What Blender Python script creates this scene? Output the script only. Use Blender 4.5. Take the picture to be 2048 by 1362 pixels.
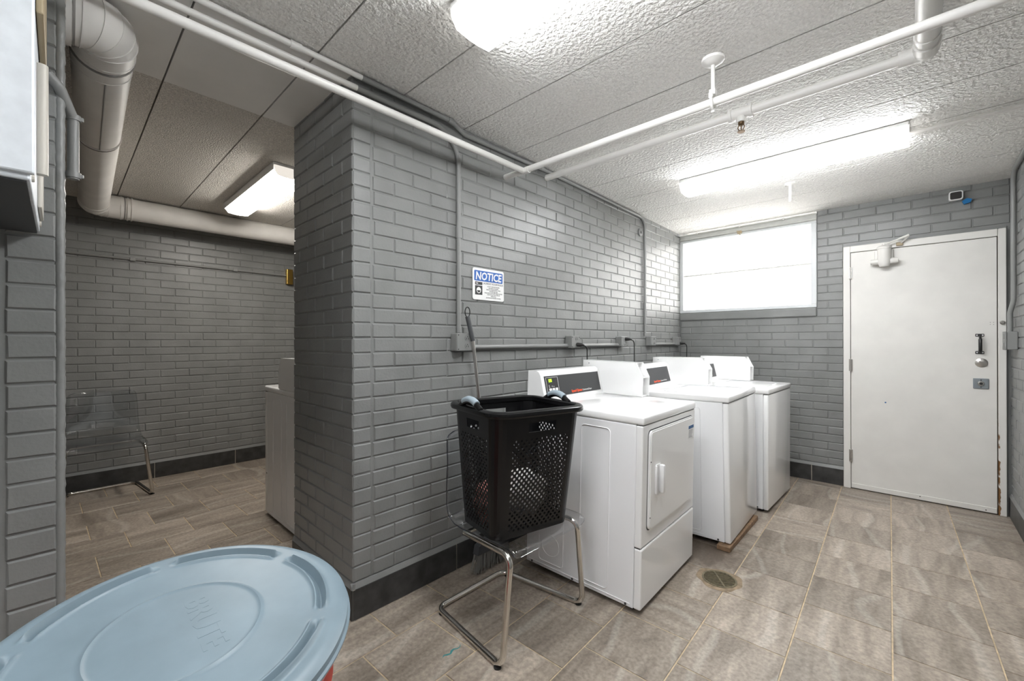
import bpy, bmesh, math, random
from mathutils import Vector, Matrix
random.seed(7)
C = bpy.context.scene.collection
S = bpy.context.scene
for o in list(bpy.data.objects): bpy.data.objects.remove(o)
R_ = math.radians
# ------------------------------------------------------------------ camera
FPX, YAW, PITCH, ROLL, CAMZ = 850.0, R_(43.2), 0.00095, -0.0018, 1.24
FW = Vector((math.cos(YAW)*math.cos(PITCH), math.sin(YAW)*math.cos(PITCH), math.sin(PITCH)))
_r = Vector((math.sin(YAW), -math.cos(YAW), 0)); _u = _r.cross(FW)
RT = math.cos(ROLL)*_r + math.sin(ROLL)*_u; UP = -math.sin(ROLL)*_r + math.cos(ROLL)*_u
CAM = Vector((0, 0, CAMZ))
cd = bpy.data.cameras.new('camera'); cd.sensor_width = 36; cd.lens = FPX/2048*36; cd.clip_start = 0.02
co = bpy.data.objects.new('camera', cd); C.objects.link(co)
co.matrix_world = Matrix(((RT.x, UP.x, -FW.x, 0), (RT.y, UP.y, -FW.y, 0), (RT.z, UP.z, -FW.z, CAMZ), (0, 0, 0, 1)))
S.camera = co
def at(px, py, axis, val):                       # photo pixel -> point on a known plane
    d = FW*FPX + RT*(px-1024) - UP*(py-681); i = 'XYZ'.index(axis)
    return CAM + d*((val-CAM[i])/d[i])
def proj(w):
    v = Vector(w)-CAM; d = v.dot(FW)
    if d < .05: return None
    return 1024+FPX*v.dot(RT)/d, 681-FPX*v.dot(UP)/d, d
# ------------------------------------------------------------------ world, exposure
W = bpy.data.worlds.new('daylight'); S.world = W; W.use_nodes = True
bg = W.node_tree.nodes['Background']; bg.inputs[0].default_value = (1, .985, .96, 1); bg.inputs[1].default_value = 7.5
S.view_settings.view_transform = 'Standard'; S.view_settings.look = 'None'
S.view_settings.gamma = 1; S.view_settings.use_curve_mapping = False; S.view_settings.exposure = 0.95
LAMP_MAIN, LAMP_ALCOVE = 20.0, 20.0
# ------------------------------------------------------------------ materials
MT = {}
def mat(name, col, rough=.5, metal=0, var=0, vscale=8, bump=0, bscale=60, bdist=.002, coat=0, emit=0, ecol=None, spec=.5, detail=4):
    m = bpy.data.materials.new(name); m.use_nodes = True; nt = m.node_tree; n = nt.nodes; L = nt.links
    p = n['Principled BSDF']
    p.inputs['Base Color'].default_value = (*col, 1); p.inputs['Roughness'].default_value = rough
    p.inputs['Metallic'].default_value = metal; p.inputs['Coat Weight'].default_value = coat
    p.inputs['Specular IOR Level'].default_value = spec
    if emit:
        p.inputs['Emission Color'].default_value = (*(ecol or col), 1); p.inputs['Emission Strength'].default_value = emit
    g = n.new('ShaderNodeNewGeometry') if (var or bump) else None
    if var:
        t = n.new('ShaderNodeTexNoise'); t.inputs['Scale'].default_value = vscale; t.inputs['Detail'].default_value = 5
        L.new(g.outputs['Position'], t.inputs['Vector'])
        mx = n.new('ShaderNodeMix'); mx.data_type = 'RGBA'
        mx.inputs['A'].default_value = (*[max(0, c*(1-var)) for c in col], 1); mx.inputs['B'].default_value = (*[min(1, c*(1+var)) for c in col], 1)
        mr = n.new('ShaderNodeMapRange'); mr.inputs[1].default_value = .3; mr.inputs[2].default_value = .7
        L.new(t.outputs['Fac'], mr.inputs[0]); L.new(mr.outputs[0], mx.inputs['Factor']); L.new(mx.outputs['Result'], p.inputs['Base Color'])
    if bump:
        t2 = n.new('ShaderNodeTexNoise'); t2.inputs['Scale'].default_value = bscale; t2.inputs['Detail'].default_value = detail
        L.new(g.outputs['Position'], t2.inputs['Vector'])
        b = n.new('ShaderNodeBump'); b.inputs['Strength'].default_value = bump; b.inputs['Distance'].default_value = bdist
        L.new(t2.outputs['Fac'], b.inputs['Height']); L.new(b.outputs['Normal'], p.inputs['Normal'])
    MT[name] = m; return m
mat('grey_paint', (.222, .226, .222), .38, var=.10, vscale=5, bump=.55, bscale=95, bdist=.0016)
mat('grey_pipe_paint', (.235, .238, .233), .4, bump=.2, bscale=120, bdist=.001)
mat('base_slate', (.042, .042, .041), .42, var=.45, vscale=14, bump=.4, bscale=50, bdist=.002)
mat('base_grout', (.42, .38, .32), .8)
mat('floor_grout', (.54, .43, .29), .85, var=.25, vscale=30)
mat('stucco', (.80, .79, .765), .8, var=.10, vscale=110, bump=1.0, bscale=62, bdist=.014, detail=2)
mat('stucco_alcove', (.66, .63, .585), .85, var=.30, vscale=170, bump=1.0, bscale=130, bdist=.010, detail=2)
mat('smooth_ceiling', (.82, .81, .79), .6, var=.05, vscale=3, bump=.15, bscale=60)
mat('seam_shadow', (.05, .045, .04), .9)
mat('white_pipe', (.78, .77, .745), .35, bump=.15, bscale=90, bdist=.001)
mat('duct_paint', (.86, .84, .81), .45, var=.05, vscale=6, bump=.1, bscale=50)
mat('duct_seam', (.30, .29, .28), .6)
mat('enamel', (.92, .92, .915), .14, coat=.3)
mat('enamel_side', (.90, .905, .915), .3, bump=.05, bscale=400, bdist=.0004)
mat('white_plastic', (.82, .82, .82), .35)
mat('seam_dark', (.05, .05, .05), .7)
mat('panel_black', (.035, .036, .038), .38)
mat('keypad_black', (.022, .02, .02), .4)
mat('print_white', (.85, .85, .85), .5)
mat('print_red', (.85, .10, .03), .5)
mat('button_green', (.0, .42, .22), .4)
mat('display_green', (.30, .85, .02), .5, emit=1.2, ecol=(.4, 1, .02))
mat('black_plastic', (.005, .005, .0055), .25, spec=.4)
mat('grip_grey', (.33, .40, .45), .4)
mat('chrome', (.70, .67, .62), .14, metal=1)
mat('steel', (.62, .60, .57), .28, metal=1)
mat('galvanised', (.74, .78, .82), .40, metal=.08, var=.06, vscale=30)
mat('cabinet_dark', (.05, .052, .055), .5)
mat('tan_metal', (.40, .32, .20), .5)
mat('beige_metal', (.55, .52, .46), .45)
mat('brass', (.55, .36, .10), .3, metal=1)
mat('bronze', (.22, .15, .09), .35, metal=1)
mat('lid_blue', (.175, .235, .275), .42, var=.10, vscale=9, bump=.1, bscale=300, bdist=.0005)
mat('bin_red', (.45, .04, .025), .45)
mat('rubber', (.012, .012, .012), .7)
mat('sign_white', (.82, .82, .81), .4)
mat('sign_blue', (.005, .10, .42), .4)
mat('sign_black', (.015, .015, .015), .5)
mat('door_white', (.74, .725, .69), .42, var=.035, vscale=7, bump=.12, bscale=40, bdist=.001)
mat('dark_gap', (.035, .022, .013), .8)
mat('iron_black', (.012, .012, .012), .35)
mat('lock_grey', (.27, .30, .32), .4, metal=.4)
mat('alu_frame', (.66, .68, .69), .4)
mat('window_trim', (.55, .555, .53), .5, var=.06, vscale=20)
mat('wood', (.24, .15, .085), .7, var=.35, vscale=30, bump=.3, bscale=80)
mat('drain_metal', (.16, .135, .085), .5, metal=.5, var=.3, vscale=60)
mat('drain_mortar', (.25, .19, .125), .85, var=.35, vscale=35, bump=.5, bscale=90)
mat('bristle', (.20, .195, .18), .6)
mat('broom_grip', (.055, .058, .062), .6)
mat('cloth_white', (.80, .78, .76), .9)
mat('cloth_pink', (.75, .30, .26), .9)
mat('blue_plastic', (.0, .16, .42), .35)
mat('label_blue', (.02, .12, .32), .5)
mat('label_text', (.35, .36, .38), .6)
mat('teal_paint', (.05, .26, .27), .6)
mat('far_side_paint', (.14, .14, .135), .7)
mat('end_glow', (.8, .8, .79), .4, emit=1.6, ecol=(1, .985, .96))
mat('end_dim', (.62, .61, .59), .4, emit=.40, ecol=(1, .93, .84))
mat('unseen_ground', (.30, .29, .27), .9)
mat('lamp_white', (.80, .80, .79), .4)
mat('diffuser', (.9, .9, .9), .4, emit=LAMP_MAIN, ecol=(.97, .985, 1.0))
mat('diffuser_alcove', (.9, .9, .9), .4, emit=LAMP_ALCOVE, ecol=(1, .95, .88))

def floor_mat():
    m = bpy.data.materials.new('stone_tile'); m.use_nodes = True; nt = m.node_tree; n = nt.nodes; L = nt.links
    p = n['Principled BSDF']; tc = n.new('ShaderNodeTexCoord'); oi = n.new('ShaderNodeObjectInfo')
    off = n.new('ShaderNodeVectorMath'); off.operation = 'MULTIPLY_ADD'; off.inputs[1].default_value = (37, 53, 11)
    cmb = n.new('ShaderNodeCombineXYZ')
    for i in range(3): L.new(oi.outputs['Random'], cmb.inputs[i])
    L.new(cmb.outputs[0], off.inputs[0]); L.new(tc.outputs['Object'], off.inputs[2])
    # soft layered strata, stretched along the tile
    mp = n.new('ShaderNodeMapping'); mp.inputs['Scale'].default_value = (1.6, 9, 1); L.new(off.outputs[0], mp.inputs['Vector'])
    t1 = n.new('ShaderNodeTexNoise'); t1.inputs['Scale'].default_value = 1.5; t1.inputs['Detail'].default_value = 6; t1.inputs['Distortion'].default_value = .5; L.new(mp.outputs[0], t1.inputs['Vector'])
    r1 = n.new('ShaderNodeValToRGB'); e = r1.color_ramp.elements
    e[0].position = .30; e[0].color = (.215, .178, .143, 1); e[1].position = .72; e[1].color = (.42, .36, .298, 1)
    k = r1.color_ramp.elements.new(.5); k.color = (.325, .275, .226, 1)
    L.new(t1.outputs['Fac'], r1.inputs['Fac'])
    # pale mineral veins
    t2 = n.new('ShaderNodeTexWave'); t2.inputs['Scale'].default_value = 1.1; t2.inputs['Distortion'].default_value = 9; t2.inputs['Detail'].default_value = 2; t2.inputs['Detail Scale'].default_value = .8
    t2.bands_direction = 'Y'; L.new(off.outputs[0], t2.inputs['Vector'])
    r2 = n.new('ShaderNodeValToRGB'); r2.color_ramp.elements[0].position = .955; r2.color_ramp.elements[0].color = (0, 0, 0, 1); r2.color_ramp.elements[1].position = .995; r2.color_ramp.elements[1].color = (.38, .38, .38, 1)
    L.new(t2.outputs['Fac'], r2.inputs['Fac'])
    # speckle
    t3 = n.new('ShaderNodeTexNoise'); t3.inputs['Scale'].default_value = 70; t3.inputs['Detail'].default_value = 6; L.new(off.outputs[0], t3.inputs['Vector'])
    r3 = n.new('ShaderNodeMapRange'); r3.inputs[1].default_value = .3; r3.inputs[2].default_value = .7; r3.inputs[3].default_value = .74; r3.inputs[4].default_value = 1.22; L.new(t3.outputs['Fac'], r3.inputs[0])
    v = n.new('ShaderNodeMapRange'); v.inputs[3].default_value = .80; v.inputs[4].default_value = 1.12; L.new(oi.outputs['Random'], v.inputs[0])
    mu = n.new('ShaderNodeMath'); mu.operation = 'MULTIPLY'; L.new(r3.outputs[0], mu.inputs[0]); L.new(v.outputs[0], mu.inputs[1])
    mx = n.new('ShaderNodeMix'); mx.data_type = 'RGBA'; mx.inputs['B'].default_value = (.52, .48, .42, 1)
    L.new(r2.outputs['Color'], mx.inputs['Factor']); L.new(r1.outputs['Color'], mx.inputs['A'])
    sc = n.new('ShaderNodeVectorMath'); sc.operation = 'SCALE'; L.new(mx.outputs['Result'], sc.inputs[0]); L.new(mu.outputs[0], sc.inputs['Scale'])
    # brown grime ringed round the drain and the shimmed washer
    g = n.new('ShaderNodeNewGeometry'); ds = n.new('ShaderNodeVectorMath'); ds.operation = 'DISTANCE'; ds.inputs[1].default_value = (2.60, .93, 0); L.new(g.outputs['Position'], ds.inputs[0])
    tn = n.new('ShaderNodeTexNoise'); tn.inputs['Scale'].default_value = 16; tn.inputs['Detail'].default_value = 5; L.new(g.outputs['Position'], tn.inputs['Vector'])
    ad = n.new('ShaderNodeMath'); ad.operation = 'MULTIPLY_ADD'; ad.inputs[1].default_value = -.34; L.new(tn.outputs['Fac'], ad.inputs[0]); L.new(ds.outputs['Value'], ad.inputs[2])
    st = n.new('ShaderNodeMapRange'); st.inputs[1].default_value = -.02; st.inputs[2].default_value = .10; st.inputs[3].default_value = .75; st.inputs[4].default_value = 0; L.new(ad.outputs[0], st.inputs[0])
    m3 = n.new('ShaderNodeMix'); m3.data_type = 'RGBA'; m3.inputs['B'].default_value = (.09, .065, .045, 1); L.new(st.outputs[0], m3.inputs['Factor']); L.new(sc.outputs[0], m3.inputs['A'])
    L.new(m3.outputs['Result'], p.inputs['Base Color'])
    p.inputs['Roughness'].default_value = .42
    b = n.new('ShaderNodeBump'); b.inputs['Strength'].default_value = .25; b.inputs['Distance'].default_value = .002; L.new(t3.outputs['Fac'], b.inputs['Height']); L.new(b.outputs[0], p.inputs['Normal'])
    MT['stone_tile'] = m
floor_mat()
def frame_rust_mat():
    m = mat('door_frame_white', (.74, .725, .69), .42); nt = m.node_tree; n = nt.nodes; L = nt.links; p = n['Principled BSDF']
    g = n.new('ShaderNodeNewGeometry'); s = n.new('ShaderNodeSeparateXYZ'); L.new(g.outputs['Position'], s.inputs[0])
    a = n.new('ShaderNodeMapRange'); a.inputs[1].default_value = -.472; a.inputs[2].default_value = -.452; L.new(s.outputs['Y'], a.inputs[0])
    b = n.new('ShaderNodeMapRange'); b.inputs[1].default_value = .05; b.inputs[2].default_value = .95; b.inputs[3].default_value = 1; b.inputs[4].default_value = .35; L.new(s.outputs['Z'], b.inputs[0])
    t = n.new('ShaderNodeTexNoise'); t.inputs['Scale'].default_value = 28; t.inputs['Detail'].default_value = 6; L.new(g.outputs['Position'], t.inputs['Vector'])
    c = n.new('ShaderNodeMath'); c.operation = 'MULTIPLY'; L.new(a.outputs[0], c.inputs[0]); L.new(b.outputs[0], c.inputs[1])
    d = n.new('ShaderNodeMath'); d.operation = 'MULTIPLY'; L.new(c.outputs[0], d.inputs[0]); L.new(t.outputs['Fac'], d.inputs[1])
    # the strip right of the leaf only
    e = n.new('ShaderNodeMath'); e.operation = 'LESS_THAN'; e.inputs[1].default_value = -.40; L.new(s.outputs['Y'], e.inputs[0])
    h = n.new('ShaderNodeMapRange'); h.inputs[1].default_value = .33; h.inputs[2].default_value = .39; L.new(d.outputs[0], h.inputs[0])
    k = n.new('ShaderNodeMath'); k.operation = 'MULTIPLY'; L.new(h.outputs[0], k.inputs[0]); L.new(e.outputs[0], k.inputs[1])
    mx = n.new('ShaderNodeMix'); mx.data_type = 'RGBA'; mx.inputs['A'].default_value = (.74, .725, .69, 1); mx.inputs['B'].default_value = (.20, .10, .035, 1)
    L.new(k.outputs[0], mx.inputs['Factor']); L.new(mx.outputs['Result'], p.inputs['Base Color'])
frame_rust_mat()
def clear_mat(name, tint, ior, gloss_rough=.03):
    m = bpy.data.materials.new(name); m.use_nodes = True; n = m.node_tree.nodes; L = m.node_tree.links
    n.remove(n['Principled BSDF']); o = n['Material Output']
    t = n.new('ShaderNodeBsdfTransparent'); t.inputs[0].default_value = (*tint, 1)
    g = n.new('ShaderNodeBsdfGlossy'); g.inputs['Roughness'].default_value = gloss_rough
    lw = n.new('ShaderNodeLayerWeight'); lw.inputs[0].default_value = .5
    pw = n.new('ShaderNodeMath'); pw.operation = 'POWER'; pw.inputs[1].default_value = 4; L.new(lw.outputs['Facing'], pw.inputs[0])
    f = n.new('ShaderNodeMath'); f.operation = 'MULTIPLY_ADD'; f.inputs[1].default_value = .8; f.inputs[2].default_value = ((ior-1)/(ior+1))**2; L.new(pw.outputs[0], f.inputs[0])
    mx = n.new('ShaderNodeMixShader'); L.new(f.outputs[0], mx.inputs[0]); L.new(t.outputs[0], mx.inputs[1]); L.new(g.outputs[0], mx.inputs[2]); L.new(mx.outputs[0], o.inputs[0])
    MT[name] = m
clear_mat('acrylic', (.92, .93, .94), 1.75)
clear_mat('acrylic_edge', (.16, .20, .30), 1.9, .12)
def frosted():
    m = bpy.data.materials.new('frosted_pane'); m.use_nodes = True; n = m.node_tree.nodes; L = m.node_tree.links
    n.remove(n['Principled BSDF']); o = n['Material Output']
    t = n.new('ShaderNodeBsdfTransparent'); t.inputs[0].default_value = (.95, .95, .95, 1); d = n.new('ShaderNodeBsdfTranslucent'); d.inputs[0].default_value = (.9, .9, .9, 1)
    g = n.new('ShaderNodeBsdfGlossy'); g.inputs['Roughness'].default_value = .25
    a = n.new('ShaderNodeMixShader'); a.inputs[0].default_value = .5; L.new(t.outputs[0], a.inputs[1]); L.new(d.outputs[0], a.inputs[2])
    b = n.new('ShaderNodeMixShader'); b.inputs[0].default_value = .05; L.new(a.outputs[0], b.inputs[1]); L.new(g.outputs[0], b.inputs[2]); L.new(b.outputs[0], o.inputs[0])
    MT['frosted_pane'] = m
frosted()
# ------------------------------------------------------------------ geometry helpers
class MB:
    def __init__(s): s.v = []; s.f = []
    def add(s, vs, fs):
        b = len(s.v); s.v += [tuple(v) for v in vs]; s.f += [tuple(b+i for i in f) for f in fs]; return s
    def box(s, x0, x1, y0, y1, z0, z1):
        return s.add([(x, y, z) for z in (z0, z1) for y in (y0, y1) for x in (x0, x1)],
                     [(0, 2, 3, 1), (4, 5, 7, 6), (0, 1, 5, 4), (2, 6, 7, 3), (0, 4, 6, 2), (1, 3, 7, 5)])
    def rbox(s, x0, x1, y0, y1, z0, z1, r=.005, seg=2):
        bm = bmesh.new(); bmesh.ops.create_cube(bm, size=1)
        for v in bm.verts: v.co = Vector(((x0+x1)/2+v.co.x*(x1-x0), (y0+y1)/2+v.co.y*(y1-y0), (z0+z1)/2+v.co.z*(z1-z0)))
        bmesh.ops.bevel(bm, geom=bm.edges[:], offset=r, segments=seg, affect='EDGES', profile=.5)
        bm.verts.index_update(); s.add([v.co[:] for v in bm.verts], [[v.index for v in f.verts] for f in bm.faces]); bm.free(); return s
    def prism(s, prof, a0, a1, axis='X'):           # profile of (p,q) extruded along axis
        def P(a, p, q): return {'X': (a, p, q), 'Y': (p, a, q), 'Z': (p, q, a)}[axis]
        n = len(prof)
        return s.add([P(a0, *c) for c in prof]+[P(a1, *c) for c in prof],
                     [tuple(range(n))[::-1], tuple(range(n, 2*n))]+[(i, (i+1) % n, n+(i+1) % n, n+i) for i in range(n)])
    def tube(s, path, r, seg=12, cap=True, closed=False):
        P = [Vector(p) for p in path]; n = len(P)
        T = []
        for i in range(n):
            a = P[i-1] if (i or closed) else P[i]; b = P[(i+1) % n] if (i < n-1 or closed) else P[i]
            T.append((b-a).normalized())
        up = Vector((0, 0, 1)) if abs(T[0].z) < .9 else Vector((1, 0, 0))
        N = (up-T[0]*up.dot(T[0])).normalized(); vs = []
        for i in range(n):
            if i:
                N = N-T[i]*N.dot(T[i]); N.normalize()
            B = T[i].cross(N); rr = r[i] if isinstance(r, (list, tuple)) else r
            vs += [P[i]+(N*math.cos(2*math.pi*k/seg)+B*math.sin(2*math.pi*k/seg))*rr for k in range(seg)]
        fs = [(i*seg+k, i*seg+(k+1) % seg, ((i+1) % n)*seg+(k+1) % seg, ((i+1) % n)*seg+k) for i in range(n if closed else n-1) for k in range(seg)]
        if cap and not closed: fs += [tuple(range(seg))[::-1], tuple((n-1)*seg+k for k in range(seg))]
        return s.add(vs, fs)
    def lathe(s, prof, c=(0, 0, 0), seg=32, axis='Z'):   # prof (radius, height)
        vs = []
        for r, h in prof:
            for k in range(seg):
                a = 2*math.pi*k/seg; x, y = r*math.cos(a), r*math.sin(a)
                p = {'Z': (x, y, h), 'X': (h, x, y), 'Y': (x, h, y)}[axis]; vs.append((c[0]+p[0], c[1]+p[1], c[2]+p[2]))
        m = len(prof); fs = [(i*seg+k, i*seg+(k+1) % seg, (i+1)*seg+(k+1) % seg, (i+1)*seg+k) for i in range(m-1) for k in range(seg)]
        if prof[0][0] > 1e-5: fs.append(tuple(range(seg))[::-1])
        if prof[-1][0] > 1e-5: fs.append(tuple((m-1)*seg+k for k in range(seg)))
        return s.add(vs, fs)
    def mesh(s, name, m, smooth=False, m2=None):
        me = bpy.data.meshes.new(name); me.from_pydata(s.v, [], s.f); me.validate(); me.update()
        bm = bmesh.new(); bm.from_mesh(me); bmesh.ops.remove_doubles(bm, verts=bm.verts, dist=1e-6); bmesh.ops.recalc_face_normals(bm, faces=bm.faces); bm.to_mesh(me); bm.free()
        me.materials.append(MT[m])
        if m2: me.materials.append(MT[m2])
        if smooth:
            for p in me.polygons: p.use_smooth = True
            try: me.set_sharp_from_angle(angle=R_(38))
            except Exception: pass
        return me
    def obj(s, name, m, parent=None, smooth=False, m2=None):
        return link(name, s.mesh(name, m, smooth, m2), parent)
def link(name, me, parent=None):
    o = bpy.data.objects.new(name, me); C.objects.link(o)
    if parent: o.parent = parent
    return o
def tag(o, label, cat=None, group=None, kind=None):
    if label: o['label'] = label
    if cat: o['category'] = cat
    if group: o['group'] = group
    if kind: o['kind'] = kind
    return o
def thing(name, label, cat, loc=(0, 0, 0), rot=(0, 0, 0), group=None, kind=None):
    o = bpy.data.objects.new(name, None); o.empty_display_size = .1; C.objects.link(o); o.location = loc; o.rotation_euler = rot
    return tag(o, label, cat, group, kind)
def fillet(pts, r, n=6):
    P = [Vector(p) for p in pts]; out = [P[0]]
    for i in range(1, len(P)-1):
        a = (P[i-1]-P[i]); b = (P[i+1]-P[i]); la, lb = a.length, b.length; a.normalize(); b.normalize()
        ang = a.angle(b)
        if ang > math.pi-.02: out.append(P[i]); continue
        d = min(r/math.tan(ang/2), la*.49, lb*.49); rr = d*math.tan(ang/2)
        c = P[i]+(a+b).normalized()*(rr/math.sin(ang/2)); s = P[i]+a*d-c; e = P[i]+b*d-c
        for k in range(n+1):
            t = k/n; w = math.pi-ang
            out.append(c+(s*math.sin((1-t)*w)+e*math.sin(t*w))/math.sin(w))
    out.append(P[-1]); return out
def text_mesh(txt, size, m, ex=.0004, bold=0.0, align='LEFT', sx=1.0):
    cu = bpy.data.curves.new('lettering', 'FONT'); cu.body = txt; cu.size = size; cu.extrude = ex; cu.offset = bold; cu.align_x = align; cu.resolution_u = 2
    o = bpy.data.objects.new('lettering', cu); C.objects.link(o); bpy.context.view_layer.update()
    me = bpy.data.meshes.new_from_object(o.evaluated_get(bpy.context.evaluated_depsgraph_get())); bpy.data.objects.remove(o); bpy.data.curves.remove(cu)
    if sx != 1:
        for v in me.vertices: v.co.x *= sx
    me.materials.clear(); me.materials.append(MT[m]); return me
def rrect(w, h, r, n=5, cx=0, cy=0):
    o = []
    for sx, sy, a0 in ((1, 1, 0), (-1, 1, 90), (-1, -1, 180), (1, -1, 270)):
        for k in range(n+1):
            a = R_(a0+90*k/n); o.append((cx+sx*(w/2-r)+r*math.cos(a), cy+sy*(h/2-r)+r*math.sin(a)))
    return o
def ceil_z(x): return 2.438-.0135*x
# ------------------------------------------------------------------ room dimensions (metres)
Y0, XP, XPJ, XW, YR, YB, YF, XJ, XB = 1.808, .891, .984, 4.57, -.51, 2.50, 5.02, .009, -1.7
XE = 3.2                                             # alcove's unseen right end
PROUD = .0052
BRICK_CACHE = {}
def brick_mesh(L, h):
    key = (round(L, 3), round(h, 3)); lst = BRICK_CACHE.setdefault(key, [])
    if len(lst) < 5:
        b = MB(); j = lambda a: random.uniform(-a, a)
        CH = .0044
        back = [(-L/2, .012, -h/2), (L/2, .012, -h/2), (L/2, .012, h/2), (-L/2, .012, h/2)]
        mid = [(x+j(.0006), .0046, z+j(.0006)) for x, _, z in back]
        fr = [(x*(1-CH*2/L)+j(.0008), j(.0007), z*(1-CH*2/h)+j(.0008)) for x, _, z in back]
        b.add(back+mid+fr, [(8, 9, 10, 11)]+[(4+i, 4+(i+1) % 4, 8+(i+1) % 4, 8+i) for i in range(4)]+[(i, (i+1) % 4, 4+(i+1) % 4, 4+i) for i in range(4)])
        lst.append(b.mesh('brick', 'grey_paint')); return lst[-1]
    return random.choice(lst)
def brick_layer(parent, org, ang, u0, u1, z0, z1, pu, pz, holes=(), L=.213, H=.0682, limit=300, hidden=None, stagger=True, stackw=None):
    """lay courses on the plane through org; u runs along the wall, front is local -Y"""
    M = Matrix.Translation((org[0], org[1], 0)) @ Matrix.Rotation(ang, 4, 'Z'); N = (M.to_3x3() @ Vector((0, -1, 0)))
    items = []; J = .0048
    k0 = math.floor((z0-pz)/H)-1
    for k in range(k0, k0+60):
        a, b = max(pz+k*H, z0), min(pz+(k+1)*H, z1)
        if b-a < .022: continue
        segs = []
        if stackw: segs = [(u0, u1)]
        else:
            off = pu+(L/2 if (k % 2) and stagger else 0); i = math.floor((u0-off)/L)-1
            while off+i*L < u1:
                s, e = max(off+i*L, u0), min(off+(i+1)*L, u1)
                if e-s > .03: segs.append((s, e))
                i += 1
        for (hu0, hu1, hz0, hz1) in holes:
            ov = max(0, min(b, hz1)-max(a, hz0))
            if ov < .4*(b-a): continue
            ns = []
            for s, e in segs:
                if e <= hu0 or s >= hu1: ns.append((s, e)); continue
                if hu0-s > .03: ns.append((s, hu0))
                if e-hu1 > .03: ns.append((hu1, e))
            segs = ns
        for s, e in segs:
            w = e-s-J; h = b-a-J
            if w < .02 or h < .012: continue
            c = M @ Vector(((s+e)/2+random.uniform(-.0015, .0015), random.uniform(-.0012, .0012), (a+b)/2+random.uniform(-.001, .001)))
            pr = proj(c); vis = False; area = 0
            if pr and -30 < pr[0] < 2078 and -20 < pr[1] < 1382 and (CAM-c).dot(N) > 0 and not (hidden and hidden(c)):
                vis = True; area = w*h*(FPX/pr[2])**2*abs((CAM-c).normalized().dot(N))
            items.append((area if vis else -1, c, w, h))
    items.sort(key=lambda t: -t[0])
    rest = MB(); n = 0
    for i, (area, c, w, h) in enumerate(items):
        me = brick_mesh(w, h) if w > .16 else brick_mesh(round(w*200)/200, h)
        if area > 0 and n < limit:
            o = link('brick', me, parent); o.location = c; o.rotation_euler = (random.uniform(-.004, .004), random.uniform(-.004, .004), ang+random.uniform(-.006, .006)); n += 1
        else:
            X = Matrix.Translation(c) @ Matrix.Rotation(ang, 4, 'Z')
            rest.add([X @ v.co for v in me.vertices], [tuple(p.vertices) for p in me.polygons])
    if rest.v:
        tag(rest.obj('brick_courses', 'grey_paint', parent), None, kind='stuff')
def struct(name, mb, m, label, cat='wall'):
    return tag(mb.obj(name, m), label, cat, kind='structure')
# ------------------------------------------------------------------ walls
TOP = 2.52
wl = struct('wall_left', MB().box(XPJ-.004, XW+.02, Y0+PROUD, YB, 0, TOP), 'grey_paint', 'grey painted brick wall behind the row of white machines')
brick_layer(wl, (0, Y0), 0, XPJ+.003, XW, .163, ceil_z(3)+.02, 1.207-.213*.5, .163, hidden=lambda c: c.z < .86 and c.x > 1.95)
wp = struct('wall_pier', MB().box(XP+PROUD, XPJ-.004, Y0+PROUD, YB-.001, 0, TOP), 'grey_paint', 'grey painted brick pier at the near end of the machine wall')
brick_layer(wp, (0, Y0), 0, XP, XPJ-.002, .163, 2.44, 0, .163, stackw=True, limit=60)
brick_layer(wp, (XP, 0), -math.pi/2, -YB, -Y0, .163, 2.44, -Y0, .163, L=.2, limit=200)
wj = struct('wall_jamb', MB().box(XB, XJ, Y0+PROUD, YB, 0, TOP), 'grey_paint', 'narrow grey painted brick jamb at the left edge of the opening')
brick_layer(wj, (0, Y0), 0, -.104, XJ-.012, 0, 2.44, 0, 1.261, stackw=True, limit=60, H=.0695)
brick_layer(wj, (0, Y0), 0, -.9, -.112, 0, 2.44, -.112, 1.261, H=.0695, limit=20)
# lumpy mortar bead on the jamb's outer corner
b = MB(); pts = []
z = .0
while z < 2.43:
    pts.append((XJ-.008+random.uniform(-.0007, .0007), Y0+.0115+random.uniform(-.0007, .0007), z)); z += .009
b.tube(pts, [.0115+random.uniform(-.0009, .0009) for _ in pts], 10); b.obj('mortar_bead', 'grey_paint', wj, smooth=True)
WIN = (.605, 1.812, 1.532, 2.40); DOOR = (-.488, .418, -.1, 2.03)
b = MB(); XO = XW+.22
b.box(XW+PROUD, XO, YR-.1, WIN[0], 0, TOP); b.box(XW+PROUD, XO, WIN[0], Y0+.2, 0, WIN[2]); b.box(XW+PROUD, XO, WIN[1]+.002, Y0+.2, WIN[2], TOP); b.box(XW+PROUD, XO, WIN[0], Y0+.2, WIN[3], TOP)
wf = struct('wall_front', b, 'grey_paint', 'grey painted brick wall holding the window and white door')
brick_layer(wf, (XW, 0), -math.pi/2, -Y0, -YR, .163, 2.39, -.526, 1.379,
            holes=[(-DOOR[1], -DOOR[0], -.1, 2.045), (-1.9, -WIN[0], 1.452, 2.6)], hidden=lambda c: c.z < .86 and c.y > .80)
wr = struct('wall_right', MB().box(XB, XW+.2, YR-.15, YR-PROUD, 0, TOP), 'grey_paint', 'grey painted brick wall at the right edge beside the door')
brick_layer(wr, (0, YR), math.pi, -XW, -1.6, .163, 2.40, 0, .163)
wa = struct('wall_far', MB().box(XB, XE, YF+PROUD, YF+.15, 0, TOP), 'grey_paint', 'dark grey painted brick wall behind the far clear chair')
brick_layer(wa, (0, YF), 0, -.35, 2.4, .163, 2.43, .10, .163)
struct('wall_back', MB().box(XB-.15, XB, YR-.15, YF+.15, 0, TOP), 'far_side_paint', 'plain grey wall behind the camera')
struct('wall_alcove_end', MB().box(XE, XE+.15, YB, YF+.15, 0, TOP), 'far_side_paint', 'plain grey end wall of the back alcove')
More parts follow.
